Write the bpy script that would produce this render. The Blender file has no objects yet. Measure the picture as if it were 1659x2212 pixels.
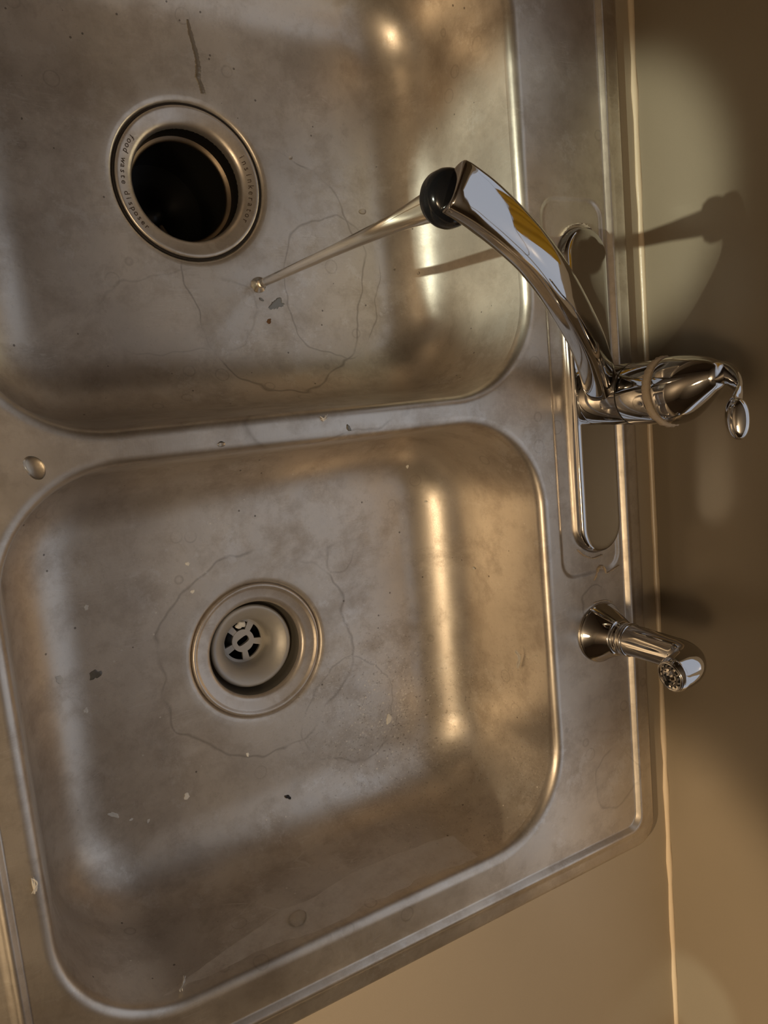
import bpy, bmesh, math, random
from mathutils import Vector, Matrix
random.seed(7)
S = 0.001                      # all lengths below are millimetres; deck of the sink is z = 0
sc = bpy.context.scene
PI = math.pi

# ------------------------------------------------------------------ camera
cam = bpy.data.cameras.new('camera'); camo = bpy.data.objects.new('camera', cam)
sc.collection.objects.link(camo); sc.camera = camo
cam.sensor_fit = 'VERTICAL'; cam.sensor_height = 36.0
cam.lens = 36.0 * 1713.1 / 2212.0
cam.clip_start = 0.01
Rm = Matrix(((0.8552161768, 0.1508701460, -0.4958260682),
             (-0.0921554309, 0.9857138424, 0.1409808409),
             (0.5100124189, -0.0748760308, 0.8569019270)))
camo.matrix_world = Matrix.Translation(Vector((-495.1, 14.5, 489.4)) * S) @ Rm.to_4x4()

# ------------------------------------------------------------------ world, lights, exposure
w = bpy.data.worlds.new('world'); sc.world = w; w.use_nodes = True
w.node_tree.nodes['Background'].inputs[0].default_value = (1.0, 0.88, 0.74, 1)
w.node_tree.nodes['Background'].inputs[1].default_value = 0.16
sc.view_settings.view_transform = 'Standard'; sc.view_settings.look = 'None'
sc.view_settings.gamma = 1.0; sc.view_settings.use_curve_mapping = False
sc.view_settings.exposure = 0.22

def lamp(name, kind, loc, target, energy, color, **kw):
    l = bpy.data.lights.new(name, kind); o = bpy.data.objects.new(name, l); sc.collection.objects.link(o)
    l.energy = energy; l.color = color
    for k, v in kw.items(): setattr(l, k, v)
    o.location = Vector(loc) * S
    d = (Vector(target) - Vector(loc)) * S
    o.rotation_euler = d.to_track_quat('-Z', 'Y').to_euler()
    return o
lamp('warm_room_lamp', 'AREA', (-1500, -410, 1100), (-100, -100, 0), 4.6, (1.0, 0.76, 0.48), shape='DISK', size=0.26)
lamp('added_warm_wall_beam', 'SPOT', (-1500, -560, 420), (70, -560, -60), 76.0, (1.0, 0.76, 0.49), spot_size=math.radians(20), spot_blend=0.5, shadow_soft_size=0.03)  # added beam, lays the warm lamp's golden pool on the wall
lamp('cool_low_spot', 'SPOT', (-2200, 30, 545), (0, 160, -20), 175.0, (0.92, 0.97, 0.80), spot_size=math.radians(6.8), spot_blend=0.6, shadow_soft_size=0.012)
lamp('added_cool_corner_beam', 'SPOT', (-2200, -760, 420), (70, -585, 24), 50.0, (0.90, 0.98, 0.82), spot_size=math.radians(2.3), spot_blend=0.3, shadow_soft_size=0.01)  # added narrow beam for the greenish patch low on the wall
lamp('added_far_wall_fill', 'AREA', (-2500, -200, 700), (-3200, -200, 500), 6.0, (1.0, 0.80, 0.58), shape='DISK', size=0.5)  # unseen fill, added so the steel mirrors a lit far wall
lamp('added_ceiling_fill', 'AREA', (-1700, -600, 1150), (-1700, -600, 1600), 11.0, (1.0, 0.80, 0.56), shape='DISK', size=0.4)  # unseen uplight, added so rim and bowl lips mirror a bright ceiling

# ------------------------------------------------------------------ helpers
def link(o, parent=None):
    sc.collection.objects.link(o)
    if parent is not None: o.parent = parent
    return o
def mesh_obj(name, bm, mat, parent=None, smooth=True, origin=None):
    bmesh.ops.recalc_face_normals(bm, faces=bm.faces[:])
    me = bpy.data.meshes.new(name)
    if origin is not None: bmesh.ops.translate(bm, verts=bm.verts[:], vec=-Vector(origin))
    bmesh.ops.scale(bm, vec=(S, S, S), verts=bm.verts[:])
    bm.to_mesh(me); bm.free()
    if smooth:
        for p in me.polygons: p.use_smooth = True
    if mat: me.materials.append(mat)
    o = bpy.data.objects.new(name, me)
    if origin is not None: o.location = Vector(origin) * S
    return link(o, parent)
def sharp(o, ang=35):
    try:
        o.data.set_sharp_from_angle(angle=math.radians(ang))
    except Exception: pass
    return o
def tag(o, label=None, cat=None, group=None, kind=None):
    if label: o['label'] = label
    if cat: o['category'] = cat
    if group: o['group'] = group
    if kind: o['kind'] = kind
    return o
def empty(name, loc, label, cat, group=None):
    o = bpy.data.objects.new(name, None); o.empty_display_size = 0.02
    o.location = Vector(loc) * S; link(o); tag(o, label, cat, group); return o
def child(o, parent):
    """parent keeping the world place (parents here are unrotated empties)"""
    o.parent = parent; o.location = Vector(o.location) - Vector(parent.location); return o
def loft(bm, rings, closed=True, cap0=False, cap1=False):
    R_ = [[bm.verts.new(p) for p in r] for r in rings]
    n = len(R_[0])
    for a, b in zip(R_[:-1], R_[1:]):
        for i in range(n if closed else n - 1):
            j = (i + 1) % n
            bm.faces.new((a[i], a[j], b[j], b[i]))
    if cap0: bm.faces.new(R_[0])
    if cap1: bm.faces.new(R_[-1][::-1])
    return R_
def rrect(cx, cy, hx, hy, r, z, n=14, m=0):
    r = max(r, 0.5); out = []
    for sx, sy, a0 in ((1, 1, 0), (-1, 1, 90), (-1, -1, 180), (1, -1, 270)):
        for k in range(n + 1):
            a = math.radians(a0 + 90 * k / n)
            out.append(Vector((cx + sx * (hx - r) + r * math.cos(a), cy + sy * (hy - r) + r * math.sin(a), z)))
        if m:      # extra points along the straight that follows this corner
            a = math.radians(a0 + 90); p = out[-1]
            q = Vector((cx + (-1 if a0 in (0, 90) else 1) * (hx - r), 0, 0))
            if a0 == 0: q = Vector((cx - (hx - r), p.y, z))
            elif a0 == 90: q = Vector((p.x, cy - (hy - r), z))
            elif a0 == 180: q = Vector((cx + (hx - r), p.y, z))
            else: q = Vector((p.x, cy + (hy - r), z))
            for k in range(1, m): out.append(p.lerp(q, k / m))
    return out
def circ(cx, cy, r, z, n=64, ph=0):
    return [Vector((cx + r * math.cos(ph + 2 * PI * i / n), cy + r * math.sin(ph + 2 * PI * i / n), z)) for i in range(n)]
def lathe(bm, prof, cx=0, cy=0, n=64, cap0=False, cap1=False):
    return loft(bm, [circ(cx, cy, r, z, n) for r, z in prof], True, cap0, cap1)
def catmull(P, n=8):
    P = [Vector(p) for p in P]; Q = [2 * P[0] - P[1]] + P + [2 * P[-1] - P[-2]]; out = []
    for i in range(1, len(Q) - 2):
        a, b, c, d = Q[i - 1], Q[i], Q[i + 1], Q[i + 2]
        for k in range(n):
            t = k / n
            out.append(0.5 * ((2 * b) + (c - a) * t + (2 * a - 5 * b + 4 * c - d) * t * t + (3 * b - a - 3 * c + d) * t ** 3))
    out.append(Q[-2]); return out
def sweep(bm, path, radii, side, n=32, expo=2.0, cap=True):
    """superellipse sweep; radii = [(half width along 'side', half height)]"""
    rings = []
    side = Vector(side).normalized()
    for i, p in enumerate(path):
        t = (path[min(i + 1, len(path) - 1)] - path[max(i - 1, 0)]).normalized()
        s = (side - t * side.dot(t)).normalized(); u = s.cross(t)
        a, b = radii(i / (len(path) - 1)) if callable(radii) else radii[i]
        ring = []
        for k in range(n):
            th = 2 * PI * k / n; c, q = math.cos(th), math.sin(th)
            e = 2.0 / expo
            ring.append(p + s * a * math.copysign(abs(c) ** e, c) + u * b * math.copysign(abs(q) ** e, q))
        rings.append(ring)
    loft(bm, rings, True, cap, cap)
def lerp_tab(tab):
    def f(t):
        for (t0, *v0), (t1, *v1) in zip(tab[:-1], tab[1:]):
            if t <= t1:
                k = (t - t0) / (t1 - t0) if t1 > t0 else 0
                k = min(max(k, 0), 1)
                return [x + (y - x) * k for x, y in zip(v0, v1)]
        return tab[-1][1:]
    return f

# ------------------------------------------------------------------ materials
class NT:
    def __init__(s, name):
        s.m = bpy.data.materials.new(name); s.m.use_nodes = True; s.t = s.m.node_tree
        s.b = s.t.nodes['Principled BSDF']; s.L = s.t.links
    def n(s, kind, **kw):
        nd = s.t.nodes.new(kind)
        for k, v in kw.items(): setattr(nd, k, v)
        return nd
    def put(s, sock, v):
        if isinstance(v, bpy.types.NodeSocket): s.L.new(v, sock)
        else: sock.default_value = v
    def math(s, op, a, b=0.0, c=None, clamp=False):
        nd = s.n('ShaderNodeMath', operation=op, use_clamp=clamp); s.put(nd.inputs[0], a); s.put(nd.inputs[1], b)
        if c is not None: s.put(nd.inputs[2], c)
        return nd.outputs[0]
    def coords(s):
        return s.n('ShaderNodeTexCoord').outputs['Object']
    def mapping(s, vec, scale=(1, 1, 1), loc=(0, 0, 0), rot=(0, 0, 0)):
        nd = s.n('ShaderNodeMapping'); s.L.new(vec, nd.inputs[0]); nd.inputs['Scale'].default_value = scale
        nd.inputs['Location'].default_value = loc; nd.inputs['Rotation'].default_value = rot; return nd.outputs[0]
    def noise(s, vec, scale, detail=4, rough=0.6, dist=0.0):
        nd = s.n('ShaderNodeTexNoise'); s.L.new(vec, nd.inputs['Vector']); nd.inputs['Scale'].default_value = scale
        nd.inputs['Detail'].default_value = detail; nd.inputs['Roughness'].default_value = rough
        nd.inputs['Distortion'].default_value = dist; return nd.outputs[0]
    def vor(s, vec, scale, feature='F1', rnd=1.0):
        nd = s.n('ShaderNodeTexVoronoi', feature=feature); s.L.new(vec, nd.inputs['Vector'])
        nd.inputs['Scale'].default_value = scale; nd.inputs['Randomness'].default_value = rnd; return nd
    def ramp(s, v, stops, interp='LINEAR'):
        nd = s.n('ShaderNodeValToRGB'); s.put(nd.inputs[0], v); cr = nd.color_ramp; cr.interpolation = interp
        while len(cr.elements) > 1: cr.elements.remove(cr.elements[0])
        for i, (p, c) in enumerate(stops):
            c = (c, c, c, 1) if isinstance(c, (int, float)) else tuple(c) + (1,)
            if i == 0: e = cr.elements[0]; e.position = p
            else: e = cr.elements.new(p)
            e.color = c
        return nd.outputs[0]
    def mix(s, fac, a, b):
        nd = s.n('ShaderNodeMix', data_type='RGBA'); s.put(nd.inputs[0], fac)
        for i, v in ((6, a), (7, b)):
            if isinstance(v, tuple) and len(v) == 3: v = v + (1,)
            s.put(nd.inputs[i], v)
        return nd.outputs[2]
    def bump(s, h, strength=0.2, dist=0.001):
        nd = s.n('ShaderNodeBump'); s.L.new(h, nd.inputs['Height']); nd.inputs['Strength'].default_value = strength
        nd.inputs['Distance'].default_value = dist; s.L.new(nd.outputs[0], s.b.inputs['Normal']); return nd
    def set(s, **kw):
        for k, v in kw.items():
            k = {'color': 'Base Color', 'rough': 'Roughness', 'metal': 'Metallic', 'ior': 'IOR', 'trans': 'Transmission Weight',
                 'coat': 'Coat Weight', 'alpha': 'Alpha', 'spec': 'Specular IOR Level'}[k]
            if isinstance(v, tuple) and len(v) == 3: v = v + (1,)
            s.put(s.b.inputs[k], v)
        return s

def simple(name, color, rough=0.5, metal=0.0, bump=0.0, bscale=400):
    t = NT(name); t.set(color=color, rough=rough, metal=metal)
    if bump:
        t.bump(t.noise(t.coords(), bscale, 3), bump, 0.0005)
    return t.m

def steel(name, rings=(), floor=False, specks=0.0, brush=(0, 0), tint=(0.60, 0.54, 0.465), met=0.76, residue=False):
    """worn stainless steel: brushed grain, water marks, dried tide lines (rings = (x, y, rx, ry, width mm, amount))"""
    t = NT(name); co = t.coords()
    grain = t.noise(t.mapping(co, (brush[0] or 60, brush[1] or 60, 200)), 10, 3, 0.7)
    big = t.noise(co, 11, 7, 0.68, 0.1)
    mid = t.noise(co, 26, 7, 0.72, 0.15)
    fine = t.noise(co, 260, 4, 0.7)
    # mineral film (lighter, rougher) and wet/greasy film (darker)
    film = t.ramp(big, [(0.36, 0.0), (0.62, 1.0)])
    spots = t.ramp(mid, [(0.47, 0.0), (0.66, 1.0)])
    scl = t.vor(t.mapping(co, (1, 1, 1)), 34)
    halo = t.ramp(scl.outputs['Distance'], [(0.0, 0.0), (0.16, 0.0), (0.19, 1.0), (0.215, 0.0), (1, 0)])
    halo = t.math('MULTIPLY', halo, t.ramp(t.noise(co, 9, 2), [(0.52, 0.0), (0.6, 1.0)]))
    # long scratches
    sv = t.vor(t.mapping(co, (7, 130, 30), rot=(0, 0, 0.5)), 3.0, 'DISTANCE_TO_EDGE')
    sm = t.math('MULTIPLY', t.math('LESS_THAN', sv.outputs[0], 0.018), t.ramp(t.noise(co, 21, 3), [(0.55, 0), (0.62, 1)]))
    wob = t.math('MULTIPLY', t.math('SUBTRACT', t.noise(co, 24, 2, 0.5), 0.5), 0.034)
    sep = t.n('ShaderNodeSeparateXYZ'); t.L.new(co, sep.inputs[0])
    line = None; inside = None
    for (x, y, rx, ry, wd, amt) in rings:
        dx = t.math('DIVIDE', t.math('SUBTRACT', sep.outputs[0], (x + 230) * S), rx / ry)
        dy = t.math('SUBTRACT', sep.outputs[1], y * S)
        d = t.math('SQRT', t.math('ADD', t.math('MULTIPLY', dx, dx), t.math('MULTIPLY', dy, dy)))
        d = t.math('ADD', t.math('SUBTRACT', d, ry * S), wob)
        band = t.math('SUBTRACT', 1.0, t.math('DIVIDE', t.math('ABSOLUTE', d), wd * 1.5 * S), clamp=True)
        # open the line in places
        band = t.math('MULTIPLY', band, t.math('MULTIPLY', t.ramp(t.noise(co, 16, 2), [(0.42, 0.1), (0.5, 1.0)]), amt))
        line = band if line is None else t.math('MAXIMUM', line, band)
        ins = t.math('MULTIPLY', t.math('LESS_THAN', d, 0.0), amt * 0.5)
        inside = ins if inside is None else t.math('MAXIMUM', inside, ins)
    col = t.mix(t.math('MULTIPLY', film, 0.8), tint, tuple(min(1, c * k) for c, k in zip(tint, (1.26, 1.27, 1.27))))
    col = t.mix(t.math('MULTIPLY', spots, 0.5), col, (tint[0] * 0.62, tint[1] * 0.56, tint[2] * 0.50))
    col = t.mix(t.math('MULTIPLY', halo, 0.35), col, (tint[0] * 0.5, tint[1] * 0.46, tint[2] * 0.42))
    col = t.mix(t.math('MULTIPLY', sm, 0.4), col, (0.8, 0.76, 0.7))
    if line is not None:
        col = t.mix(t.math('MULTIPLY', inside, 0.3), col, (tint[0] * 0.8, tint[1] * 0.8, tint[2] * 0.78))
        col = t.mix(t.math('MULTIPLY', line, 0.6), col, (0.22, 0.18, 0.14))
    sc_ = t.noise(t.mapping(co, (1, 1, 1), (0.7, 0.2, 0.1)), 32, 8, 0.78)
    scum = t.math('MULTIPLY', t.ramp(sc_, [(0.55, 0.0), (0.60, 1.0)]), t.ramp(t.noise(co, 8, 2), [(0.42, 0.0), (0.58, 1.0)]))
    col = t.mix(t.math('MULTIPLY', scum, 0.35), col, (0.82, 0.79, 0.74))
    metal = met
    if specks:
        v1 = t.vor(co, 170); v2 = t.vor(co, 62)
        area = t.ramp(t.noise(co, 8.5, 3, 0.6), [(0.47, 0.0), (0.60, 1.0)])
        ax = t.math('SUBTRACT', sep.outputs[0], 0.090); ay = t.math('ADD', sep.outputs[1], 0.285)
        dd = t.math('SQRT', t.math('ADD', t.math('MULTIPLY', ax, ax), t.math('MULTIPLY', ay, ay)))
        near = t.math('SUBTRACT', 1.0, t.math('DIVIDE', dd, 0.12), clamp=True)
        s1 = t.math('MULTIPLY', t.math('LESS_THAN', v1.outputs['Distance'], t.math('ADD', 0.06, t.math('MULTIPLY', near, 0.14))), t.math('MAXIMUM', area, t.math('MULTIPLY', near, 1.6), clamp=True))
        s2 = t.math('MULTIPLY', t.math('LESS_THAN', v2.outputs['Distance'], 0.05), t.math('GREATER_THAN', t.noise(co, 17, 2), 0.53))
        sp = t.math('MULTIPLY', t.math('MAXIMUM', s1, s2), specks)
        col = t.mix(sp, col, (0.78, 0.73, 0.65))
        d1 = t.vor(t.mapping(co, (1, 1, 1), (0.31, 0.17, 0)), 80)
        dk = t.math('MULTIPLY', t.math('LESS_THAN', d1.outputs['Distance'], 0.07), t.math('GREATER_THAN', t.noise(co, 12, 2), 0.55))
        col = t.mix(t.math('MULTIPLY', dk, 0.7), col, (0.10, 0.08, 0.06))
        gr = t.math('MULTIPLY', t.math('GREATER_THAN', t.noise(co, 420, 3, 0.7), 0.585), t.math('MULTIPLY', near, t.ramp(t.noise(co, 30, 3), [(0.38, 0), (0.6, 1)])))
        col = t.mix(t.math('MULTIPLY', gr, 0.9, clamp=True), col, (0.85, 0.79, 0.68))
        gd = t.math('MULTIPLY', t.math('LESS_THAN', t.noise(co, 380, 3, 0.7), 0.37), t.math('ADD', 0.15, near))
        col = t.mix(t.math('MULTIPLY', gd, 0.6, clamp=True), col, (0.16, 0.12, 0.08))
        metal = t.math('SUBTRACT', met, t.math('MULTIPLY', sp, 0.6))
    if residue:      # dried suds line on the near wall
        px_ = t.math('DIVIDE', t.math('SUBTRACT', sep.outputs[0], 0.015), 0.18)
        z0 = t.math('ADD', -0.050, t.math('MULTIPLY', t.math('MULTIPLY', px_, px_), 0.033))
        z0 = t.math('ADD', z0, t.math('MULTIPLY', wob, 0.35))
        mk = t.math('MULTIPLY', t.math('GREATER_THAN', sep.outputs[2], z0), t.math('LESS_THAN', sep.outputs[1], -0.344))
        top = t.math('ADD', -0.012, t.math('MULTIPLY', wob, 0.9))
        mk = t.math('MULTIPLY', mk, t.math('LESS_THAN', sep.outputs[2], top))
        mk = t.math('MULTIPLY', mk, t.math('LESS_THAN', t.math('ABSOLUTE', t.math('ADD', px_, 0.35)), 0.72))
        grit = t.ramp(t.noise(co, 90, 5, 0.75), [(0.35, 0.25), (0.65, 1.0)])
        mk = t.math('MULTIPLY', mk, grit)
        col = t.mix(t.math('MULTIPLY', mk, 0.9), col, (0.80, 0.73, 0.63))
        metal = t.math('MULTIPLY', metal, t.math('SUBTRACT', 1.0, t.math('MULTIPLY', mk, 0.75)))
    ro = t.math('ADD', 0.31, t.math('MULTIPLY', film, 0.10))
    ro = t.math('ADD', ro, t.math('MULTIPLY', spots, 0.06))
    ro = t.math('ADD', ro, t.math('MULTIPLY', t.math('SUBTRACT', grain, 0.5), 0.16))
    t.set(color=col, rough=ro, metal=metal)
    h = t.math('ADD', t.math('MULTIPLY', grain, 0.35), t.math('MULTIPLY', fine, 0.35))
    h = t.math('ADD', h, t.math('MULTIPLY', mid, 0.5))
    t.bump(h, 0.22, 0.0004)
    return t.m

M = {}
M['steel_top'] = steel('brushed steel top', brush=(140, 8), met=0.9, rings=((-250, 6, 60, 16, 1.2, 0.6), (-8, -176, 16, 20, 1.0, 0.8), (3, -345, 26, 30, 1.2, 0.5)))
M['steel_big'] = steel('worn steel upper basin', rings=((-215, 125, 78, 98, 1.0, 1.0), (-165, 115, 45, 60, 0.9, 0.8), (-300, 95, 60, 30, 0.8, 0.4)), specks=0.25)
M['steel_small'] = steel('worn steel lower basin', rings=((-268, -190, 88, 86, 1.3, 0.8), (-190, -265, 45, 50, 1.1, 0.6), (-180, -120, 18, 14, 1.0, 0.5)), specks=1.0, residue=True)
def chrome_mat():
    t = NT('polished chrome'); co = t.coords()
    t.set(color=(0.60, 0.585, 0.57), metal=1.0, rough=t.math('ADD', 0.045, t.math('MULTIPLY', t.ramp(t.noise(co, 60, 4), [(0.5, 0), (0.75, 1)]), 0.10)))
    return t.m
M['chrome'] = chrome_mat()
M['black'] = simple('black rubber', (0.012, 0.011, 0.010), 0.32)
M['black_gloss'] = simple('black plastic', (0.008, 0.008, 0.009), 0.14)
M['dark_steel'] = simple('tarnished dark steel', (0.22, 0.17, 0.12), 0.42, 1.0, 0.2)
M['flange'] = steel('worn steel flange', tint=(0.58, 0.52, 0.45))
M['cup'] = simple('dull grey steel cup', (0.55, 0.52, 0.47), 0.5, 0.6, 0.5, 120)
M['dark_cup'] = simple('wet dark steel cup wall', (0.26, 0.24, 0.20), 0.4, 0.7)  # darker than the cup floor
M['letter'] = simple('stamped letter shade', (0.10, 0.07, 0.045), 0.6, 0.4)
M['limescale'] = simple('beige limescale crust', (0.46, 0.37, 0.27), 0.8, 0, 0.8, 700)
M['caulk'] = simple('clear caulk', (0.50, 0.40, 0.28), 0.3, 0, 0.4, 200)
M['crumb'] = simple('pale crumb', (0.93, 0.90, 0.82), 0.7, 0, 0.6, 900)
M['paper'] = simple('wet paper shred', (0.9, 0.86, 0.78), 0.6, 0, 0.5, 600)
M['brown_crumb'] = simple('brown crumb', (0.20, 0.10, 0.035), 0.5, 0, 0.5, 900)
M['black_crumb'] = simple('black crumb', (0.015, 0.012, 0.010), 0.4)
M['grey_film'] = simple('grey wet film', (0.24, 0.23, 0.20), 0.28, 0.5)
M['trickle'] = simple('dried brown film', (0.30, 0.26, 0.21), 0.35, 0.6)
M['gap'] = simple('dark seam', (0.02, 0.014, 0.01), 0.7)
def laminate(name, c, vary=0.1):
    t = NT(name); co = t.coords()
    n = t.noise(co, 5, 4, 0.55); f = t.noise(co, 900, 2, 0.6)
    streak = t.ramp(t.noise(t.mapping(co, (1, 60, 3)), 4, 3), [(0.6, 0), (0.75, 1)])
    col = t.mix(n, tuple(x * (1 - vary) for x in c), tuple(min(1, x * (1 + vary)) for x in c))
    col = t.mix(t.math('MULTIPLY', f, 0.25), col, tuple(x * 0.7 for x in c))
    t.set(color=col, rough=t.math('ADD', 0.30, t.math('MULTIPLY', n, 0.12)))
    t.bump(f, 0.12, 0.0003); return t.m
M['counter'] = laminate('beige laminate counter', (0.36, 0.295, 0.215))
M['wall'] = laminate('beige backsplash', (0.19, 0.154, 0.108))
M['paint'] = simple('cream wall paint', (0.55, 0.46, 0.35), 0.8)
M['ceil'] = simple('ceiling paint', (0.6, 0.54, 0.46), 0.9)
def water_mat():
    t = NT('clear water'); t.set(color=(0.96, 0.94, 0.90), rough=0.08, ior=1.33, trans=1.0); return t.m
M['water'] = water_mat()
def emis(name, c, s):
    t = NT(name); t.set(color=(0.02, 0.02, 0.02), rough=0.2)
    t.b.inputs['Emission Color'].default_value = tuple(c) + (1,); t.b.inputs['Emission Strength'].default_value = s
    return t.m

# ------------------------------------------------------------------ the setting
WX = 70.0; CZ = -2.0
def box(bm, x0, x1, y0, y1, z0, z1):
    v = [bm.verts.new((x, y, z)) for x in (x0, x1) for y in (y0, y1) for z in (z0, z1)]
    for f in ((0, 1, 3, 2), (4, 6, 7, 5), (0, 4, 5, 1), (2, 3, 7, 6), (0, 2, 6, 4), (1, 5, 7, 3)):
        bm.faces.new([v[i] for i in f])
# wall behind the sink, with an opening for the unseen window just above the frame
WY0, WY1, WZ0, WZ1 = -620, 440, 122, 1200
bm = bmesh.new()
box(bm, WX, WX + 90, -2600, 2600, -900, WZ0); box(bm, WX, WX + 90, -2600, 2600, WZ1, 1560)
box(bm, WX, WX + 90, -2600, WY0, WZ0, WZ1); box(bm, WX, WX + 90, WY1, 2600, WZ0, WZ1)
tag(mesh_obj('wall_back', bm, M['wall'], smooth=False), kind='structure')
bm = bmesh.new(); box(bm, -3200, WX + 90, -2600, 2600, 1560, 1600)
tag(mesh_obj('ceiling', bm, M['ceil'], smooth=False), kind='structure')
bm = bmesh.new(); box(bm, -3200, WX + 90, -2600, 2600, -940, -900)
tag(mesh_obj('floor', bm, simple('brown floor', (0.12, 0.08, 0.05), 0.6), smooth=False), kind='structure')
bm = bmesh.new(); box(bm, -3240, -3200, -2600, 2600, -940, 1600)
tag(mesh_obj('wall_front', bm, M['paint'], smooth=False), kind='structure')
dark_paint = simple('dark brown wall paint', (0.16, 0.12, 0.085), 0.8)
for nm, y in (('wall_left', 2600), ('wall_right', -2640)):
    bm = bmesh.new(); box(bm, -3240, WX + 90, y, y + 40, -940, 1600)
    tag(mesh_obj(nm, bm, dark_paint, smooth=False), kind='structure')
# unseen window, guessed from the spout's blue; its glow also brightens the bowls
fr = simple('white window frame', (0.7, 0.66, 0.6), 0.5)
bm = bmesh.new()
for a in ((WY0, WY0 + 35, WZ0 + 35, WZ1 - 35), (WY1 - 35, WY1, WZ0 + 35, WZ1 - 35), (WY0, WY1, WZ0, WZ0 + 35), (WY0, WY1, WZ1 - 35, WZ1), (-260, -230, WZ0 + 35, WZ1 - 35)):
    box(bm, WX + 10, WX + 50, a[0], a[1], a[2], a[3])
win = tag(mesh_obj('window_1', bm, fr, smooth=False), kind='structure')
bm = bmesh.new(); box(bm, WX + 28, WX + 32, WY0 + 30, WY1 - 30, WZ0 + 30, WZ1 - 30)
pane = mesh_obj('pane', bm, emis('assumed sky glow in the pane', (0.64, 0.69, 0.80), 0.62), win, smooth=False)

# unseen short curtain, added to give the spout its yellow reflection
bm = bmesh.new(); rs = []
for z in (146, 200, 260, 320):
    rs.append([Vector((WX + 4 + 5 * math.sin(y * 0.16), y, z)) for y in [86 + 3 * i for i in range(56)]])
loft(bm, rs, False)
rod = bmesh.new(); sweep(rod, [Vector((WX + 4, WY0 + 4 + k * 352, 322)) for k in range(4)], lambda t: (1.6, 1.6), (1, 0, 0), 12)
mesh_obj('curtain_rod', rod, simple('brass rod', (0.5, 0.36, 0.16), 0.3, 1.0), win)
cur = mesh_obj('curtain', bm, simple('yellow curtain cloth', (0.75, 0.5, 0.06), 0.9), win)

# caulk bead where counter meets wall
bm = bmesh.new()
ring = lambda y: [Vector((WX + 1, y, CZ - 1)), Vector((WX - 3.2, y, CZ - 0.5)), Vector((WX - 3.0, y, CZ + 1.2)), Vector((WX - 1.6, y, CZ + 2.8)), Vector((WX + 1, y, CZ + 3.8))]
ys = [-1500 + 25 * i for i in range(121)]
rs = []
for y in ys:
    k = 1 + 0.25 * math.sin(y * 0.13) * math.sin(y * 0.031)
    rs.append([Vector((WX + 1 + (p.x - WX - 1) * k, p.y, CZ + (p.z - CZ) * k)) for p in ring(y)])
loft(bm, rs, True, True, True)
tag(mesh_obj('trim_1', bm, M['caulk']), kind='structure')

# countertop with a cut-out for the sink
bm = bmesh.new()
for a in ((-560, -495, -1500, 1500), (38, WX, -1500, 1500), (-495, 38, -1500, -405), (-495, 38, 405, 1500)):
    box(bm, a[0], a[1], a[2], a[3], CZ - 38, CZ)
bmesh.ops.remove_doubles(bm, verts=bm.verts[:], dist=0.01)
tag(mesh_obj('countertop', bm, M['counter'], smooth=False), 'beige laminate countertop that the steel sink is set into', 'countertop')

# ------------------------------------------------------------------ the sink
BX0, BX1, G, LY = -466.0, -64.0, 11.6, 353.0
SXc, SHX, SHY = -230.0, 279.5, 419.0      # outer half sizes
DRY = G + LY / 2                          # 188
sink = empty('kitchen_sink', (SXc, 0, 0), 'stainless steel double-bowl kitchen sink set into the beige counter, stained and wet', 'sink')
bm = bmesh.new()
# raised bead running round the edge, flat flange outside it
prof = [(0, -1.9, 22), (0.3, -0.6, 22), (1.5, 0.8, 21), (4, 1.4, 20), (12, 1.9, 18), (15.0, 2.4, 16), (16.5, 3.4, 15), (18.0, 4.4, 14), (19.8, 4.4, 13.5), (20.8, 3.8, 13), (23.0, 0.8, 12), (23.8, 0.1, 11.5), (24.3, 0.0, 11), (24.8, 0.0, 10)]
rr = loft(bm, [rrect(SXc, 0, SHX - d, SHY - d, r, z, 10) for d, z, r in prof])
inner = rr[-1]
holes = []
# recessed ledge the tap stands on
PX0, PX1, PY0, PY1 = -46.0, 22.8, -152.0, 161.0
pc = ((PX0 + PX1) / 2, (PY0 + PY1) / 2); ph = ((PX1 - PX0) / 2, (PY1 - PY0) / 2)
pr = loft(bm, [rrect(pc[0], pc[1], ph[0] - d, ph[1] - d, r, z, 8) for d, z, r in
               [(-1.0, 0, 17), (0, 0, 16), (0.8, -0.15, 15.5), (2.0, -0.8, 14.5), (3.2, -1.5, 13.6), (4.0, -1.65, 13), (5, -1.65, 12.5)]])
bm.faces.new(pr[-1]); holes.append(pr[0])
lip = [(-9.0, 0.0), (-8, 0.0), (-6.6, -0.08), (-4.4, -0.7), (-2.4, -1.9), (-0.9, -3.9), (-0.1, -6.4), (0.2, -9)]
BC = []
for sgn in (-1, 1):
    cy = sgn * (G + LY / 2); hx, hy = (BX1 - BX0) / 2, LY / 2; cx = (BX0 + BX1) / 2
    k = loft(bm, [rrect(cx, cy, hx - d, hy - d, 75 - d, z, 18, 14) for d, z in lip])
    holes.append(k[0]); BC.append((cx, cy, hx, hy))
edges = []
for lp in [inner] + holes:
    for i in range(len(lp)):
        edges.append(bm.edges.get((lp[i], lp[(i + 1) % len(lp)])))
bmesh.ops.triangle_fill(bm, use_beauty=True, use_dissolve=False, edges=edges, normal=(0, 0, 1))
deck = child(mesh_obj('sink_rim', bm, M['steel_top'], origin=(SXc, 0, 0)), sink)
sharp(deck, 60)
DX = -275.0
drains = {}
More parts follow.
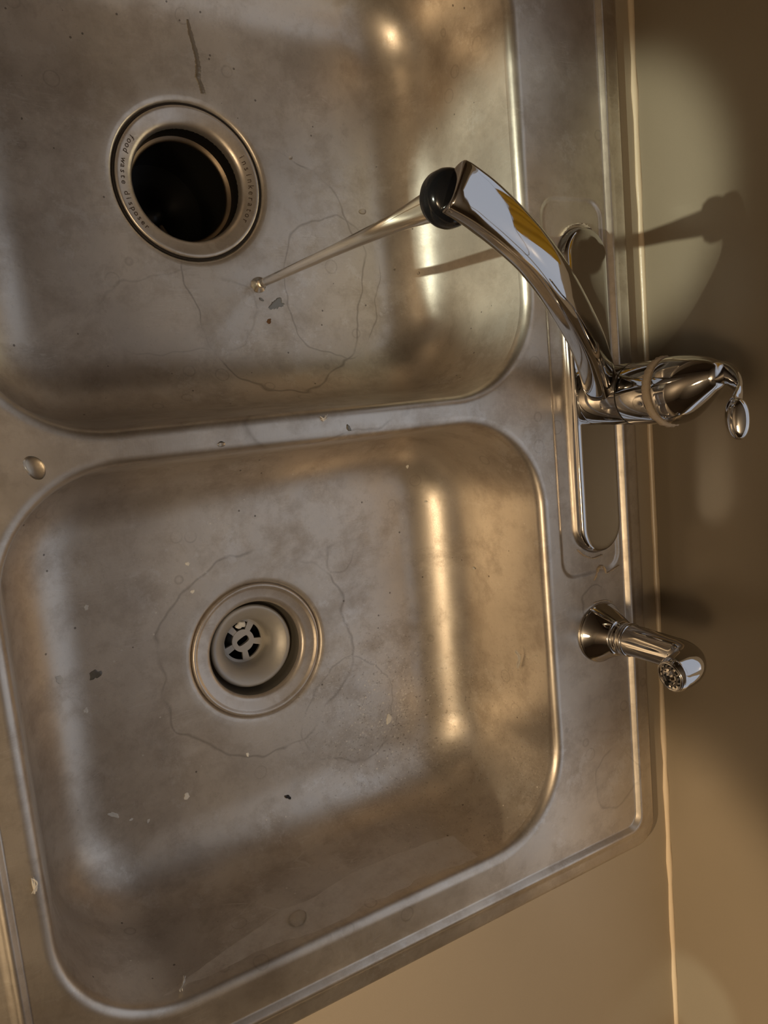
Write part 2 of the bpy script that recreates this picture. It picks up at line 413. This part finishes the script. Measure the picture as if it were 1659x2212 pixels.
for (cx, cy, hx, hy), dxy, mat, nm, rec in ((BC[1], (-279.5, 194.0), M['steel_big'], 'basin', 59.5), (BC[0], (-269.5, -186.5), M['steel_small'], 'basin', 58.2)):
    bm = bmesh.new()
    rings = [rrect(cx, cy, hx - d, hy - d, 75 - d, z, 18, 14) for d, z in ((0.2, -9), (0.4, -10))]
    rings += [rrect(cx, cy, hx - d, hy - d, 75 - d, z, 18, 14) for d, z in ((2.5, -36), (5, -62), (7, -84))]
    for k in range(1, 13):
        a = k / 12 * PI / 2; d = 7 + 52 * (1 - math.cos(a)); z = -84 - 48.5 * math.sin(a)
        rings.append(rrect(cx, cy, hx - d, hy - d, max(75 - d, 26), z, 18, 14))
    base = rings[-1]; n = len(base)
    dirs = [(Vector((p.x - dxy[0], p.y - dxy[1], 0))).normalized() for p in base]
    # even the angles out a little for the round recess
    def circle_at(r, z): return [Vector((dxy[0] + r * d.x, dxy[1] + r * d.y, z)) for d in dirs]
    c0 = circle_at(rec + 10, 0)
    for k in range(1, 9):
        t = k / 8; t2 = t
        rings.append([Vector((p.x + (q.x - p.x) * t2, p.y + (q.y - p.y) * t2, -132.5 - 1.5 * t)) for p, q in zip(base, c0)])
    rings += [circle_at(rec + 5, -134.1), circle_at(rec + 2, -134.5), circle_at(rec + 0.6, -135.4), circle_at(rec, -137.0), circle_at(rec - 1, -138.2), circle_at(rec - 12, -138.4)]
    loft(bm, rings)
    o = child(mesh_obj(nm, bm, mat, origin=(SXc, 0, 0)), sink)
    drains[nm + str(cy > 0)] = dxy

# ------------------------------------------------------------------ disposer in the upper basin
dx, dy = -279.5, 194.0; Z = -134.0
dis = empty('garbage_disposer', (dx, dy, Z - 4), 'round steel waste disposer mouth with black throat in the sink bowl under the running tap', 'disposer')
bm = bmesh.new(); lathe(bm, [(58.9, Z - 4.1), (58.9, Z - 2.2), (57.2, Z - 2.2), (57.2, Z - 4.1)], dx, dy, 96)
child(mesh_obj('sealing_gap', bm, M['gap'], origin=(dx, dy, Z - 4)), dis)
bm = bmesh.new(); lathe(bm, [(57.0, Z - 4.2), (57.0, Z - 1.2), (56.4, Z - 0.4), (55.4, Z - 0.1), (54, Z - 0.4), (47.5, Z - 2.6), (45.0, Z - 3.8), (43.6, Z - 6), (43.0, Z - 9), (42.8, Z - 12)], dx, dy, 96)
fl = child(mesh_obj('flange', bm, M['flange'], origin=(dx, dy, Z - 4)), dis)
bm = bmesh.new(); lathe(bm, [(43.2, Z - 9), (42.6, Z - 13), (42.2, Z - 60), (44, Z - 110)], dx, dy, 64)
child(mesh_obj('throat', bm, M['black'], origin=(dx, dy, Z - 4)), dis)
bm = bmesh.new(); lathe(bm, [(42.2, Z - 26), (40.6, Z - 27), (39.2, Z - 28), (38.6, Z - 29.4), (39.0, Z - 31), (42.2, Z - 32)], dx, dy, 96)
child(mesh_obj('inner_ring', bm, M['dark_steel'], origin=(dx, dy, Z - 4)), dis)
bm = bmesh.new(); lathe(bm, [(44, Z - 110), (30, Z - 111), (12, Z - 110.5), (8, Z - 107), (0.1, Z - 106)], dx, dy, 64, cap1=True)
tt = child(mesh_obj('turntable', bm, M['black'], origin=(dx, dy, Z - 4)), dis)
for a in (200, 290):
    bm = bmesh.new(); r = math.radians(a); c = Vector((dx + 22 * math.cos(r), dy + 22 * math.sin(r), Z - 104)); s_ = Vector((math.cos(r), math.sin(r), 0)); u_ = Vector((-s_.y, s_.x, 0))
    path = [c - s_ * 14, c - s_ * 5, c + s_ * 6, c + s_ * 14]
    sweep(bm, catmull(path, 4), lerp_tab([(0, 2, 1.5), (0.5, 6, 4.5), (1, 4, 6)]), u_, 16)
    child(mesh_obj('impeller', bm, M['dark_steel'], origin=(dx, dy, Z - 4)), dis)

def arc_text(txt, R0, a0, a1, inward, size, z):
    """letters stood round a circle, one mesh"""
    bm = bmesh.new(); n = len(txt)
    for i, ch in enumerate(txt):
        if ch == ' ': continue
        a = math.radians(a0 + (a1 - a0) * i / (n - 1))
        cu = bpy.data.curves.new('t', 'FONT'); cu.body = ch; cu.size = size; cu.align_x = 'CENTER'; cu.align_y = 'CENTER'
        cu.align_y = 'BOTTOM_BASELINE'; cu.extrude = 0.12; cu.resolution_u = 3; cu.offset = 0.02 * size / 6
        to = bpy.data.objects.new('t', cu); sc.collection.objects.link(to)
        dg = bpy.context.evaluated_depsgraph_get(); me = bpy.data.meshes.new_from_object(to.evaluated_get(dg))
        b2 = bmesh.new(); b2.from_mesh(me)
        rad = Vector((math.cos(a), math.sin(a), 0))
        up = -rad if inward else rad
        right = Vector((up.y, -up.x, 0))
        slope = 2.2 / 6.5      # flange dips towards the hole
        base = R0 + (0.35 * size if inward else -0.35 * size)
        for v in b2.verts:
            p = rad * base + right * v.co.x + up * v.co.y
            rr_ = p.length
            v.co = Vector((dx + p.x, dy + p.y, z + 0.10 + v.co.z - (54 - rr_) * slope))
        m2 = bpy.data.meshes.new('tmp'); b2.to_mesh(m2); bm.from_mesh(m2); b2.free()
        bpy.data.objects.remove(to)
    return bm
for txt, a0, a1, inw, R0 in (('insinkerator', 26, -33, False, 50.6), ('food waste disposer', 143, 222, True, 50.6)):
    bm = arc_text(txt, R0, a0, a1, inw, 6.2, Z - 0.4)
    o = mesh_obj('lettering', bm, M['letter'], smooth=False, origin=(dx, dy, Z - 4)); o.location = (0, 0, 0); o.parent = fl

# ------------------------------------------------------------------ strainer in the lower basin
ex, ey = -269.5, -186.5
stn = empty('sink_strainer', (ex, ey, Z - 4), 'grey steel basket strainer drain with slotted hub in the empty bowl', 'drain')
bm = bmesh.new(); lathe(bm, [(57.2, Z - 4.2), (57.2, Z - 1.6), (56.6, Z - 0.5), (55.6, Z - 0.1), (54.4, Z - 0.5), (53.2, Z - 1.6), (52, Z - 2.0), (46, Z - 2.6), (43.4, Z - 3.0), (41.6, Z - 4.2), (41.0, Z - 6), (40.8, Z - 8)], ex, ey, 96)
child(mesh_obj('flange', bm, M['flange'], origin=(ex, ey, Z - 4)), stn)
bm = bmesh.new(); lathe(bm, [(40.8, Z - 7.5), (40.2, Z - 14), (38.5, Z - 22), (34, Z - 24)], ex, ey, 96)
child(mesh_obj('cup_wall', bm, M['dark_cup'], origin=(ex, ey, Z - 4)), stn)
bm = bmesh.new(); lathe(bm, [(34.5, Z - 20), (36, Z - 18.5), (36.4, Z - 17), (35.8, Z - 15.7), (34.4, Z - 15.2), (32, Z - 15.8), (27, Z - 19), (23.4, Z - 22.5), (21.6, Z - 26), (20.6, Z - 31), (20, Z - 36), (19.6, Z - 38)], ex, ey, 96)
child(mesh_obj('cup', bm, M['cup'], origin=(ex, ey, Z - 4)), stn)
# slotted hub: ring + five spokes + inner ring with an oblong hole, 2.5 mm thick
def flat_plate(bm, outer, inner_, z0, z1):
    n = len(outer)
    V = [[bm.verts.new((p.x, p.y, z)) for p in lp] for lp, z in ((outer, z1), (inner_, z1), (inner_, z0), (outer, z0))]
    for a, b in ((0, 1), (1, 2), (2, 3), (3, 0)):
        for i in range(n):
            j = (i + 1) % n; bm.faces.new((V[a][i], V[a][j], V[b][j], V[b][i]))
bm = bmesh.new()
flat_plate(bm, circ(ex, ey, 20, 0), circ(ex, ey, 17.2, 0), Z - 40.5, Z - 38)
sl = []
for i in range(64):
    a = 2 * PI * i / 64 + math.radians(25); c, s_ = math.cos(2 * PI * i / 64), math.sin(2 * PI * i / 64)
    u = 5.8 * math.copysign(abs(c) ** 0.55, c); v = 3.1 * math.copysign(abs(s_) ** 0.55, s_)
    ca, sa = math.cos(math.radians(25)), math.sin(math.radians(25)); sl.append(Vector((ex + u * ca - v * sa, ey + u * sa + v * ca, 0)))
flat_plate(bm, circ(ex, ey, 10.2, 0, 64, math.radians(25)), sl, Z - 40.5, Z - 37.2)
for k in range(5):
    a = math.radians(58 + 72 * k); d = Vector((math.cos(a), math.sin(a), 0)); u = Vector((-d.y, d.x, 0)); c = Vector((ex, ey, 0))
    q = [c + d * 9.6 + u * 2.4, c + d * 18.2 + u * 3.2, c + d * 18.2 - u * 3.2, c + d * 9.6 - u * 2.4]
    a_ = [bm.verts.new((p.x, p.y, Z - 37.7)) for p in q]; b_ = [bm.verts.new((p.x, p.y, Z - 40.4)) for p in q]
    bm.faces.new(a_); bm.faces.new(b_[::-1])
    for i in range(4): bm.faces.new((a_[i], b_[i], b_[(i + 1) % 4], a_[(i + 1) % 4]))
g = child(mesh_obj('slotted_hub', bm, M['cup'], origin=(ex, ey, Z - 4)), stn); sharp(g)
bm = bmesh.new(); lathe(bm, [(19.9, Z - 38.5), (19, Z - 70), (0.1, Z - 72)], ex, ey, 48, cap1=True)
child(mesh_obj('drain_pipe', bm, M['black'], origin=(ex, ey, Z - 4)), stn)

# ------------------------------------------------------------------ the tap
tap = empty('kitchen_tap', (0, 0, -1.6), 'chrome single-lever kitchen tap on a long base plate, water running from its spout', 'tap')
bm = bmesh.new()
PZ = -1.6; pcy = 2.2
prof = [(0, 0, 28), (0, 1.6, 28), (-0.5, 3.0, 28), (-1.6, 6.0, 27), (-2.4, 7.8, 26), (-3.2, 8.6, 25), (-4.4, 8.9, 23), (-8, 9.0, 23)]
rings = [rrect(-4.2, pcy, 24.4 + d, 135.5 + d, 24.3 + d, PZ + z, 18) for d, z, _ in prof]
loft(bm, rings, True, True, True)
o = mesh_obj('base_plate', bm, M['chrome'], origin=(0, 0, -1.6)); child(o, tap); sharp(o, 50)
bm = bmesh.new(); ztop = PZ + 8.9
lathe(bm, [(24.0, ztop - 0.4), (24.0, ztop + 1), (24.2, ztop + 3), (24.2, ztop + 6), (24.2, 46.2), (23.8, 46.8), (23.2, 47)], 0, 0, 72, True, True)
child(mesh_obj('body', bm, M['chrome'], origin=(0, 0, -1.6)), tap)
bm = bmesh.new(); lathe(bm, [(23.2, 46.8), (24.0, 47.4), (24.4, 48), (24.4, 74), (24.0, 76)], 0, 0, 72, True, True)
bm_ = bmesh.new(); lathe(bm_, [(23.4, 46.2), (24.35, 46.5), (24.35, 47.3), (23.4, 47.6)], 0, 0, 72)
child(mesh_obj('seam', bm_, M['gap'], origin=(0, 0, -1.6)), tap)
col = child(mesh_obj('collar', bm, M['chrome'], origin=(0, 0, -1.6)), tap)
bm = bmesh.new()
ringp = []
lathe(bm, [(24.2, 75), (25.6, 75.2), (26.6, 76.5), (26.6, 79.5), (25.4, 80.8), (24, 81)], 0, 0, 72, True, True)
for v in bm.verts: v.co.x += 0.0; v.co += Vector((0, 0, 0.10 * -v.co.y))
nz = bm.verts[:]
for v in nz:
    k = 1 + 0.02 * math.sin(v.co.x * 1.3 + v.co.y * 0.9); v.co.x *= k; v.co.y *= k
child(mesh_obj('limescale_ring', bm, M['limescale'], origin=(0, 0, -1.6)), tap)['label'] = 'crusty beige ring round the handle base'
# bullet-shaped handle
bm = bmesh.new()
tab = [(79, 0, 0, 25.2), (84, 0, 0.3, 25.6), (90, 0, 1, 25.2), (97, 0, 2.2, 23.6), (104, 0.3, 4, 20.8), (110, 0.6, 6, 17.6), (116, 0.8, 7.8, 14.0), (121, 0.6, 9, 10.6), (126, -0.5, 9.6, 7.4)]
rings = []
for z, x, y, r in tab: rings.append([Vector((x + r * math.cos(2 * PI * i / 72), y + r * math.sin(2 * PI * i / 72), z - 0.10 * r * math.sin(2 * PI * i / 72) * (1 if z < 100 else 0.4))) for i in range(72)])
loft(bm, rings, True, True, True)
sh_ = mesh_obj('handle_dome', bm, M['chrome'], origin=(0, 0, -1.6))
sub = sh_.modifiers.new('sub', 'SUBSURF'); sub.levels = sub.render_levels = 1
child(sh_, tap)
# camera-independent lever path (measured): from the top of the dome forward over the bowl side
LEV = [(8.3, 10.5, 119.0), (5.8, 7.8, 127.5), (-0.1, 2.4, 136.6), (-8.4, -3.7, 144.2), (-17.8, -9.4, 148.5), (-27.4, -14.3, 152.8), (-35.4, -18.0, 159.1), (-43.2, -19.0, 167.3), (-49.1, -18.6, 172.8)]
bm = bmesh.new()
sweep(bm, catmull(LEV, 6), lerp_tab([(0, 8.5, 7.5), (0.15, 7, 5), (0.35, 6, 2.4), (0.55, 7, 2.8), (0.72, 11.5, 5.6), (0.92, 13.2, 6.6), (0.98, 11.5, 5.2), (1, 8.5, 3.4)]), (0, 1, 0), 32, 2.2)
child(mesh_obj('lever', bm, M['chrome'], origin=(0, 0, -1.6)), tap)
# spout
dirn = Vector((-233.3, 116, 0)).normalized(); side = Vector((dirn.y, -dirn.x, 0))
sp = [(4, 25), (24, 31), (53, 52), (90, 78), (128, 101), (167, 122), (199, 136), (226, 143.5), (246, 147), (256, 147.6), (262, 147.4), (265.6, 147), (267, 146.8)]
path = catmull([dirn * a + Vector((0, 0, z)) for a, z in sp], 6)
bm = bmesh.new()
sweep(bm, path, lerp_tab([(0, 13, 13), (0.1, 13.5, 12), (0.3, 12.6, 9.6), (0.5, 12.4, 9.2), (0.65, 13.6, 9.4), (0.85, 14.2, 9.0), (0.92, 14.0, 8.8), (0.97, 12.8, 7.8), (0.99, 11.4, 6.6), (1, 9.5, 5)]), side, 40, 3.0)
spo = child(mesh_obj('spout', bm, M['chrome'], origin=(0, 0, -1.6)), tap)
tip = dirn * 260
bm = bmesh.new(); lathe(bm, [(11.5, 143), (13.8, 140.5), (14.8, 138.5), (15.3, 136.5), (15.3, 131.5), (14.8, 129.6), (14.0, 128.8), (13.5, 129), (13.2, 126.8), (12.2, 126.2), (9.0, 126.2), (8.2, 128)], tip.x, tip.y, 56, True, True)
o = mesh_obj('aerator', bm, M['black_gloss'], origin=(0, 0, -1.6)); child(o, tap); o['label'] = 'black aerator collar'

# ------------------------------------------------------------------ water falling from the spout
bm = bmesh.new(); X, Y = tip.x, tip.y
tab = [(127.5, 7.6), (120, 7.4), (112, 6.9), (98, 6.0), (80, 5.2), (60, 4.4), (30, 3.8), (0, 3.5), (-40, 3.25), (-80, 3.1), (-110, 3.0), (-124, 3.1), (-129, 3.3), (-131.6, 4.2), (-132.9, 5.8)]
rings = []
for z, r in tab:
    r *= 1.12
    rings.append([Vector((X + r * (1 + 0.04 * math.sin(3 * a + z * 0.05)) * math.cos(a), Y + r * (1 + 0.04 * math.sin(2 * a + z * 0.09)) * math.sin(a), z)) for a in [2 * PI * i / 32 for i in range(32)]])
loft(bm, rings, True, True, True)
tag(mesh_obj('water_stream', bm, M['water'], origin=(X, Y, -133)), 'thin clear stream of water falling from the tap spout into the bowl', 'water')

# ------------------------------------------------------------------ side sprayer
sx, sy = -5.0, -204.0
spr = empty('side_sprayer', (sx, sy, 0), 'chrome pull-out side sprayer standing on its flared base beside the tap', 'sprayer')
bm = bmesh.new(); lathe(bm, [(26.5, 0), (26.5, 1.6), (25.6, 2.6), (24.6, 3.2), (16.0, 21.6), (15.2, 22.8), (13.4, 23.0)], sx, sy, 72, True, True)
o = child(mesh_obj('flared_base', bm, M['chrome'], origin=(sx, sy, 0)), spr); sharp(o, 50)
bm = bmesh.new(); lathe(bm, [(13.2, 22.8), (14.4, 23.2), (14.6, 25.6), (13.6, 26.4), (13.6, 31), (14.2, 31.6), (14.2, 34), (13.4, 34.6)], sx, sy, 56, True, True)
child(mesh_obj('collar', bm, M['chrome'], origin=(sx, sy, 0)), spr)
bm = bmesh.new()
P = [(0, 0, 33), (0, 0, 45), (0, -0.5, 60), (0, -1, 75), (0, -1.5, 84), (-3, -2.5, 92.5), (-10, -3.5, 98), (-18, -4.5, 99.5), (-25, -5.5, 99.5), (-31, -6.5, 99)]
path = catmull([Vector((sx + a, sy + b, c)) for a, b, c in P], 6)
sweep(bm, path, lerp_tab([(0, 13.2, 13.2), (0.35, 12.6, 12.6), (0.55, 13, 12.8), (0.75, 14, 13.8), (0.92, 13.6, 13.4), (1, 12.2, 12.0)]), (0, 1, 0), 40, 2.0)
child(mesh_obj('grip', bm, M['chrome'], origin=(sx, sy, 0)), spr)
# spray face with holes
fc = path[-1]; fn = (path[-1] - path[-4]).normalized(); fs = Vector((0, 1, 0)); fs = (fs - fn * fs.dot(fn)).normalized(); fu = fs.cross(fn)
bm = bmesh.new()
def frame_ring(r, h, n=40): return [fc + fn * h + fs * r * math.cos(2 * PI * i / n) + fu * r * math.sin(2 * PI * i / n) for i in range(n)]
loft(bm, [frame_ring(12.0, -1), frame_ring(12.0, 0.4), frame_ring(11.3, 1.1), frame_ring(10.4, 0.8), frame_ring(10.0, 0.2), frame_ring(3.4, 0.5), frame_ring(3.0, 1.4), frame_ring(0.2, 1.9)], True, False, True)
face = child(mesh_obj('spray_face', bm, M['chrome'], origin=(sx, sy, 0)), spr)
bm = bmesh.new()
def disc(c, r, n=12):
    a = [bm.verts.new(c + fs * r * math.cos(2 * PI * i / n) + fu * r * math.sin(2 * PI * i / n)) for i in range(n)]
    b = [bm.verts.new(v.co - fn * 0.8) for v in a]
    bm.faces.new(a)
    for i in range(n): bm.faces.new((a[i], b[i], b[(i + 1) % n], a[(i + 1) % n]))
for k in range(14):
    a = 2 * PI * k / 14; disc(fc + fn * 0.55 + fs * 8.3 * math.cos(a) + fu * 8.3 * math.sin(a), 0.7)
for k in range(7):
    a = 2 * PI * k / 7 + .2; disc(fc + fn * 0.75 + fs * 5.6 * math.cos(a) + fu * 5.6 * math.sin(a), 0.55)
disc(fc + fn * 0.7 + fs * -6.8 + fu * -4.4, 2.1); disc(fc + fn * 2.0, 1.6)
o = mesh_obj('nozzle_holes', bm, M['black'], smooth=False, origin=(sx, sy, 0)); o.parent = face; o.location = (0, 0, 0)

# ------------------------------------------------------------------ scraps, drops and crusts
def patch(name, loc, nrm, lx, ly, h, rot, mat, label, cat, rough=0.25, seed=0, group=None, drop=False, n=22):
    """small lump lying on a surface: irregular outline, domed top, flat underside"""
    rnd = random.Random(seed); nv = Vector(nrm).normalized(); c = Vector(loc) + nv * 0.05
    a = Vector((1, 0, 0)) - nv * nv.x
    if a.length < 0.2: a = Vector((0, 1, 0)) - nv * nv.y
    a.normalize(); b = nv.cross(a); cr, sr = math.cos(rot), math.sin(rot); a, b = a * cr + b * sr, b * cr - a * sr
    ph_ = [rnd.uniform(0, 6.28) for _ in range(4)]
    out = []
    for i in range(n):
        t = 2 * PI * i / n
        k = 1 + rough * (0.5 * math.sin(2 * t + ph_[0]) + 0.4 * math.sin(3 * t + ph_[1]) + 0.35 * math.sin(5 * t + ph_[2]) + rnd.uniform(-.25, .25))
        if drop: k = 1 + rough * (0.5 * math.sin(2 * t + ph_[0]) + 0.3 * math.sin(3 * t + ph_[1]))
        out.append((math.cos(t) * lx * k, math.sin(t) * ly * k))
    bm = bmesh.new()
    lev = [(1, 0), (1.0, 0.12), (0.93, 0.55), (0.75, 0.88), (0.4, 1.0), (0.1, 1.02)] if drop else [(1, 0), (1, 0.5), (0.9, 0.85), (0.6, 1.0), (0.25, 0.9)]
    rings = []
    for k, z in lev:
        rings.append([c + a * x * k + b * y * k + nv * (h * z * (1 if drop else rnd.uniform(0.75, 1.2))) for x, y in out])
    loft(bm, rings, True, True, True)
    return tag(mesh_obj(name, bm, mat, origin=c), label, cat, group)
def shred(name, pts, w_, h_, mat, label, cat, seed=0):
    """frayed strip: a few thin twisted strands in one lump"""
    rnd = random.Random(seed); bm = bmesh.new()
    for k in range(5):
        q = [Vector(p) + Vector((rnd.uniform(-w_, w_), rnd.uniform(-w_, w_), rnd.uniform(-w_, w_) * 0.35)) for p in pts]
        sweep(bm, catmull(q, 4), lerp_tab([(0, 0.25, 0.2), (0.5, h_, h_ * 0.6), (1, 0.3, 0.2)]), (0.3, 0.9, 0.2), 8)
    return tag(mesh_obj(name, bm, mat, origin=pts[0]), label, cat)
UP = (0, 0, 1)
fs_ = 'food scraps in the lower bowl'
SC = [((-150.7, -282.9, -133.0), UP, 4.2, 3.2, 0.9, 'crumb', 'largest white flake on the bowl floor, near the splashed corner below the sprayer', 1),
      ((-320.7, -101.7, -133.6), UP, 1.7, 1.6, 0.5, 'crumb', 'round white speck above and left of the strainer, the upper one of two', 2),
      ((-319.4, -125.0, -134.1), UP, 1.6, 1.6, 0.5, 'crumb', 'round white speck above and left of the strainer, the lower one of two', 3),
      ((-401.5, -120.1, -132.8), UP, 2.0, 1.9, 0.5, 'crumb', 'white speck among dark marks by the upper left corner of the lower bowl', 4),
      ((-428.5, -168.6, -128.4), (0.42, 0, 0.91), 3.6, 2.4, 0.6, 'crumb', 'teardrop-shaped white flake on the left slope of the lower bowl', 5),
      ((-412.9, -198.6, -132.3), (0.06, 0, 1), 2.2, 1.8, 0.5, 'crumb', 'small white flake below the teardrop-shaped flake on the left', 6),
      ((-346.3, -291.9, -133.0), UP, 2.7, 2.5, 0.6, 'crumb', 'pale round flake on the floor below the strainer, left of the black crumb', 7),
      ((-404.2, -287.0, -132.6), UP, 4.4, 2.0, 0.8, 'crumb', 'forked white scrap in the lower left part of the lower bowl', 8),
      ((-391.8, -295.5, -132.7), UP, 1.7, 1.1, 0.6, 'crumb', 'tiny white chip just right of the forked white scrap', 9),
      ((-379.1, -301.4, -132.7), UP, 1.6, 1.2, 0.6, 'crumb', 'tiny triangular chip, second to the right of the forked scrap', 10),
      ((-260.4, -321.8, -130.2), (0, 0.3, 0.95), 3.0, 1.6, 1.3, 'black_crumb', 'shiny black crumb on the bowl floor below the strainer', 11),
      ((-402.1, -172.9, -132.7), UP, 4.3, 3.8, 0.35, 'grey_film', 'dark grey wet spot left of the strainer, beside the teardrop-shaped flake', 12),
      ((-111.7, -48.7, -123.3), (-0.32, -0.42, 0.85), 1.5, 1.4, 0.5, 'crumb', 'white speck high on the slope near the upper right corner of the lower bowl', 13),
      ((-94.2, -83.4, -124.3), (-0.53, 0, 0.85), 1.3, 1.2, 0.5, 'crumb', 'white speck at the top of the golden highlight in the lower bowl', 14),
      ((-71.5, -146.4, -88.3), (-1, 0, 0.07), 1.6, 1.2, 0.4, 'crumb', 'white speck stuck to the steep right wall of the lower bowl', 15),
      ((-290.6, -273.8, -133.6), UP, 1.7, 1.4, 0.5, 'crumb', 'small beige speck straight below the strainer ring', 16)]
for loc, nv, lx, ly, h, mt, lab, sd in SC:
    patch('food_scrap' if mt != 'grey_film' else 'water_spot', loc, nv, lx, ly, h, sd * 1.1, M[mt], lab, 'food scrap' if mt != 'grey_film' else 'stain', 0.3 if mt == 'crumb' else 0.35, sd, fs_ if mt != 'grey_film' else None)
# upper bowl
patch('grease_patch', (-219.1, 99.6, -133.4), UP, 6.2, 4.8, 0.3, 0.3, M['grey_film'], 'jagged dark grey patch of film under the running water', 'stain', 0.45, 21, n=40)
patch('grease_patch', (-231.8, 104.0, -133.3), UP, 2.4, 1.0, 0.3, -0.6, M['grey_film'], 'small dark oval mark between the water stream and the jagged grey patch', 'stain', 0.15, 22)
patch('food_scrap', (-227.5, 86.3, -133.2), UP, 2.2, 1.8, 1.2, 0.4, M['brown_crumb'], 'brown crumb on the upper bowl floor below the jagged grey patch', 'food scrap', 0.3, 23)
patch('grease_patch', (-227.8, 78.0, -133.2), UP, 2.0, 1.7, 0.3, 0.9, M['grey_film'], 'small grey spot just below the brown crumb', 'stain', 0.25, 24)
DR = [((-128.6, 177.0, -132.8), UP, 3.6, 2.4, 1.2, 'clear drop on the bowl floor left of the tap spout end'),
      ((-191.8, 217.8, -133.9), UP, 1.6, 1.6, 1.1, 'tiny bright drop just right of the disposer ring'),
      ((-103.3, 128.1, -129.1), (-0.3, 0, 0.95), 1.6, 1.5, 0.9, 'clear drop on the warm slope of the upper bowl, level with the stream middle'),
      ((-105.6, 248.9, -129.8), (-0.3, 0, 0.95), 1.5, 1.4, 0.9, 'clear drop high on the golden slope of the upper bowl'),
      ((-85.5, 122.0, -117.5), (-0.73, 0, 0.69), 1.4, 1.2, 0.8, 'clear drop at the edge of the pale light patch in the upper bowl'),
      ((-437.6, -5.9, 0.0), UP, 7.0, 5.4, 0.8, 'broad flat drop on the left end of the divider between the bowls'),
      ((-326.6, -4.6, -0.05), UP, 2.7, 1.7, 0.8, 'oval drop on the divider between the bowls'),
      ((-302.4, -362.9, -28.4), (0, 1, 0.08), 8.2, 7.0, 3.2, 'big glossy drop clinging to the near wall of the lower bowl')]
for i, (loc, nv, lx, ly, h, lab) in enumerate(DR):
    patch('water_drop', loc, nv, lx, ly, h, 0.2 + i, M['water'], lab, 'water drop', 0.12, 40 + i, 'water drops on the sink', drop=True, n=28)
patch('food_scrap', (-234.0, -3.4, -0.05), UP, 1.4, 2.4, 0.7, 0.2, M['grey_film'], 'dark speck on the divider between the bowls, nearest the tap', 'food scrap', 0.3, 61)
shred('paper_shred', [(-72.4, -213, -36), (-70.2, -219, -34.5), (-69.5, -225, -36), (-69.6, -230, -38)], 1.3, 0.55, M['paper'], 'frayed white shred stuck to the right wall of the lower bowl', 'shred', 3)
shred('paper_shred', [(-397, -360.6, -7.5), (-396, -362.2, -12), (-393, -362.0, -17), (-391, -361.8, -20)], 1.2, 0.6, M['paper'], 'bent white shred on the near wall of the lower bowl', 'shred', 4)
shred('paper_shred', [(-473, -245, 1.0), (-472.5, -249, 1.4), (-473.5, -253, 1.0)], 1.4, 0.7, M['paper'], 'white shred on the left rim of the lower bowl', 'shred', 5)
shred('paper_shred', [(-255, 5.5, 0.6), (-252.5, 4.5, 1.0), (-250, 6.2, 0.6)], 1.3, 0.3, M['paper'], 'tiny feathery white shred on the divider edge by the upper bowl', 'shred', 6)
patch('food_scrap', (ex - 1.5, ey + 15.5, Z - 36.0), (0.1, -0.1, 1), 4.2, 3.4, 3.0, 0.3, M['crumb'], 'chunk of pale food caught in the strainer hub', 'food scrap', 0.3, 71)
# dried trickle running up from the disposer
bm = bmesh.new()
tr = catmull([(-267.2, 312.7, -132.2), (-266.2, 304, -132.7), (-264.6, 296, -133.1), (-263.0, 287, -133.3), (-262.9, 278, -133.5), (-263.8, 272, -133.7), (-261.8, 266, -133.9), (-260.8, 260.5, -134.1)], 8)
rt = random.Random(5); L_, R2 = [], []
V0 = []
for i, p in enumerate(tr):
    wd = (0.9 + 1.5 * min(1, i / 10)) * rt.uniform(0.8, 1.15)
    V0.append([bm.verts.new((p.x - wd, p.y, p.z - 0.1)), bm.verts.new((p.x - wd * 0.7, p.y, p.z + 0.35)), bm.verts.new((p.x + wd * 0.7, p.y, p.z + 0.35)), bm.verts.new((p.x + wd, p.y, p.z - 0.1))])
for a_, b_ in zip(V0[:-1], V0[1:]):
    for i in range(4): bm.faces.new((a_[i], a_[(i + 1) % 4], b_[(i + 1) % 4], b_[i]))
bm.faces.new(V0[0]); bm.faces.new(V0[-1][::-1])
tag(mesh_obj('dried_trickle', bm, M['trickle'], origin=(-262, 285, -134)), 'long dark dried trickle on the upper bowl floor above the disposer', 'stain')
# limescale crusts round the fittings
def crust(pts, r, label, seed):
    rnd = random.Random(seed); bm = bmesh.new()
    path = catmull(pts, 8); rr_ = [(r * rnd.uniform(0.5, 1.2), r * 0.35 * rnd.uniform(0.5, 1.2)) for _ in path]
    rr_[0] = rr_[-1] = (0.3, 0.15)
    sweep(bm, path, rr_, UP, 10)
    for v in bm.verts: v.co.x += rnd.uniform(-.25, .25); v.co.y += rnd.uniform(-.25, .25)
    tag(mesh_obj('limescale_crust', bm, M['limescale'], origin=pts[0]), label, 'limescale')
crust([(-24, 130, -1.2), (-17, 136.5, -1.0), (-8, 139.8, -1.0), (2, 139.6, -1.0), (10, 136, -1.2)], 2.2, 'beige limescale crust at the upper end of the tap base plate', 1)
crust([(-26, -127, -1.2), (-18, -133.5, -1.2), (-8, -137.6, -1.2), (3, -136.5, -1.2)], 1.6, 'thin limescale crust at the lower end of the tap base plate', 2)
crust([(-12, -176.5, 0.1), (-4, -176.2, 0.1), (4, -177.5, 0.1), (11, -181, 0.1)], 1.3, 'brownish limescale crust along the sprayer base', 3)
crust([(-10, -157, 0.1), (-5, -150, -0.4), (0, -146, -1.0), (4, -148, -0.7), (5, -153, 0.1), (14, -151, 0.1), (21, -149, 0.1)], 1.7, 'wavy limescale deposit between the base plate and the sprayer', 4)
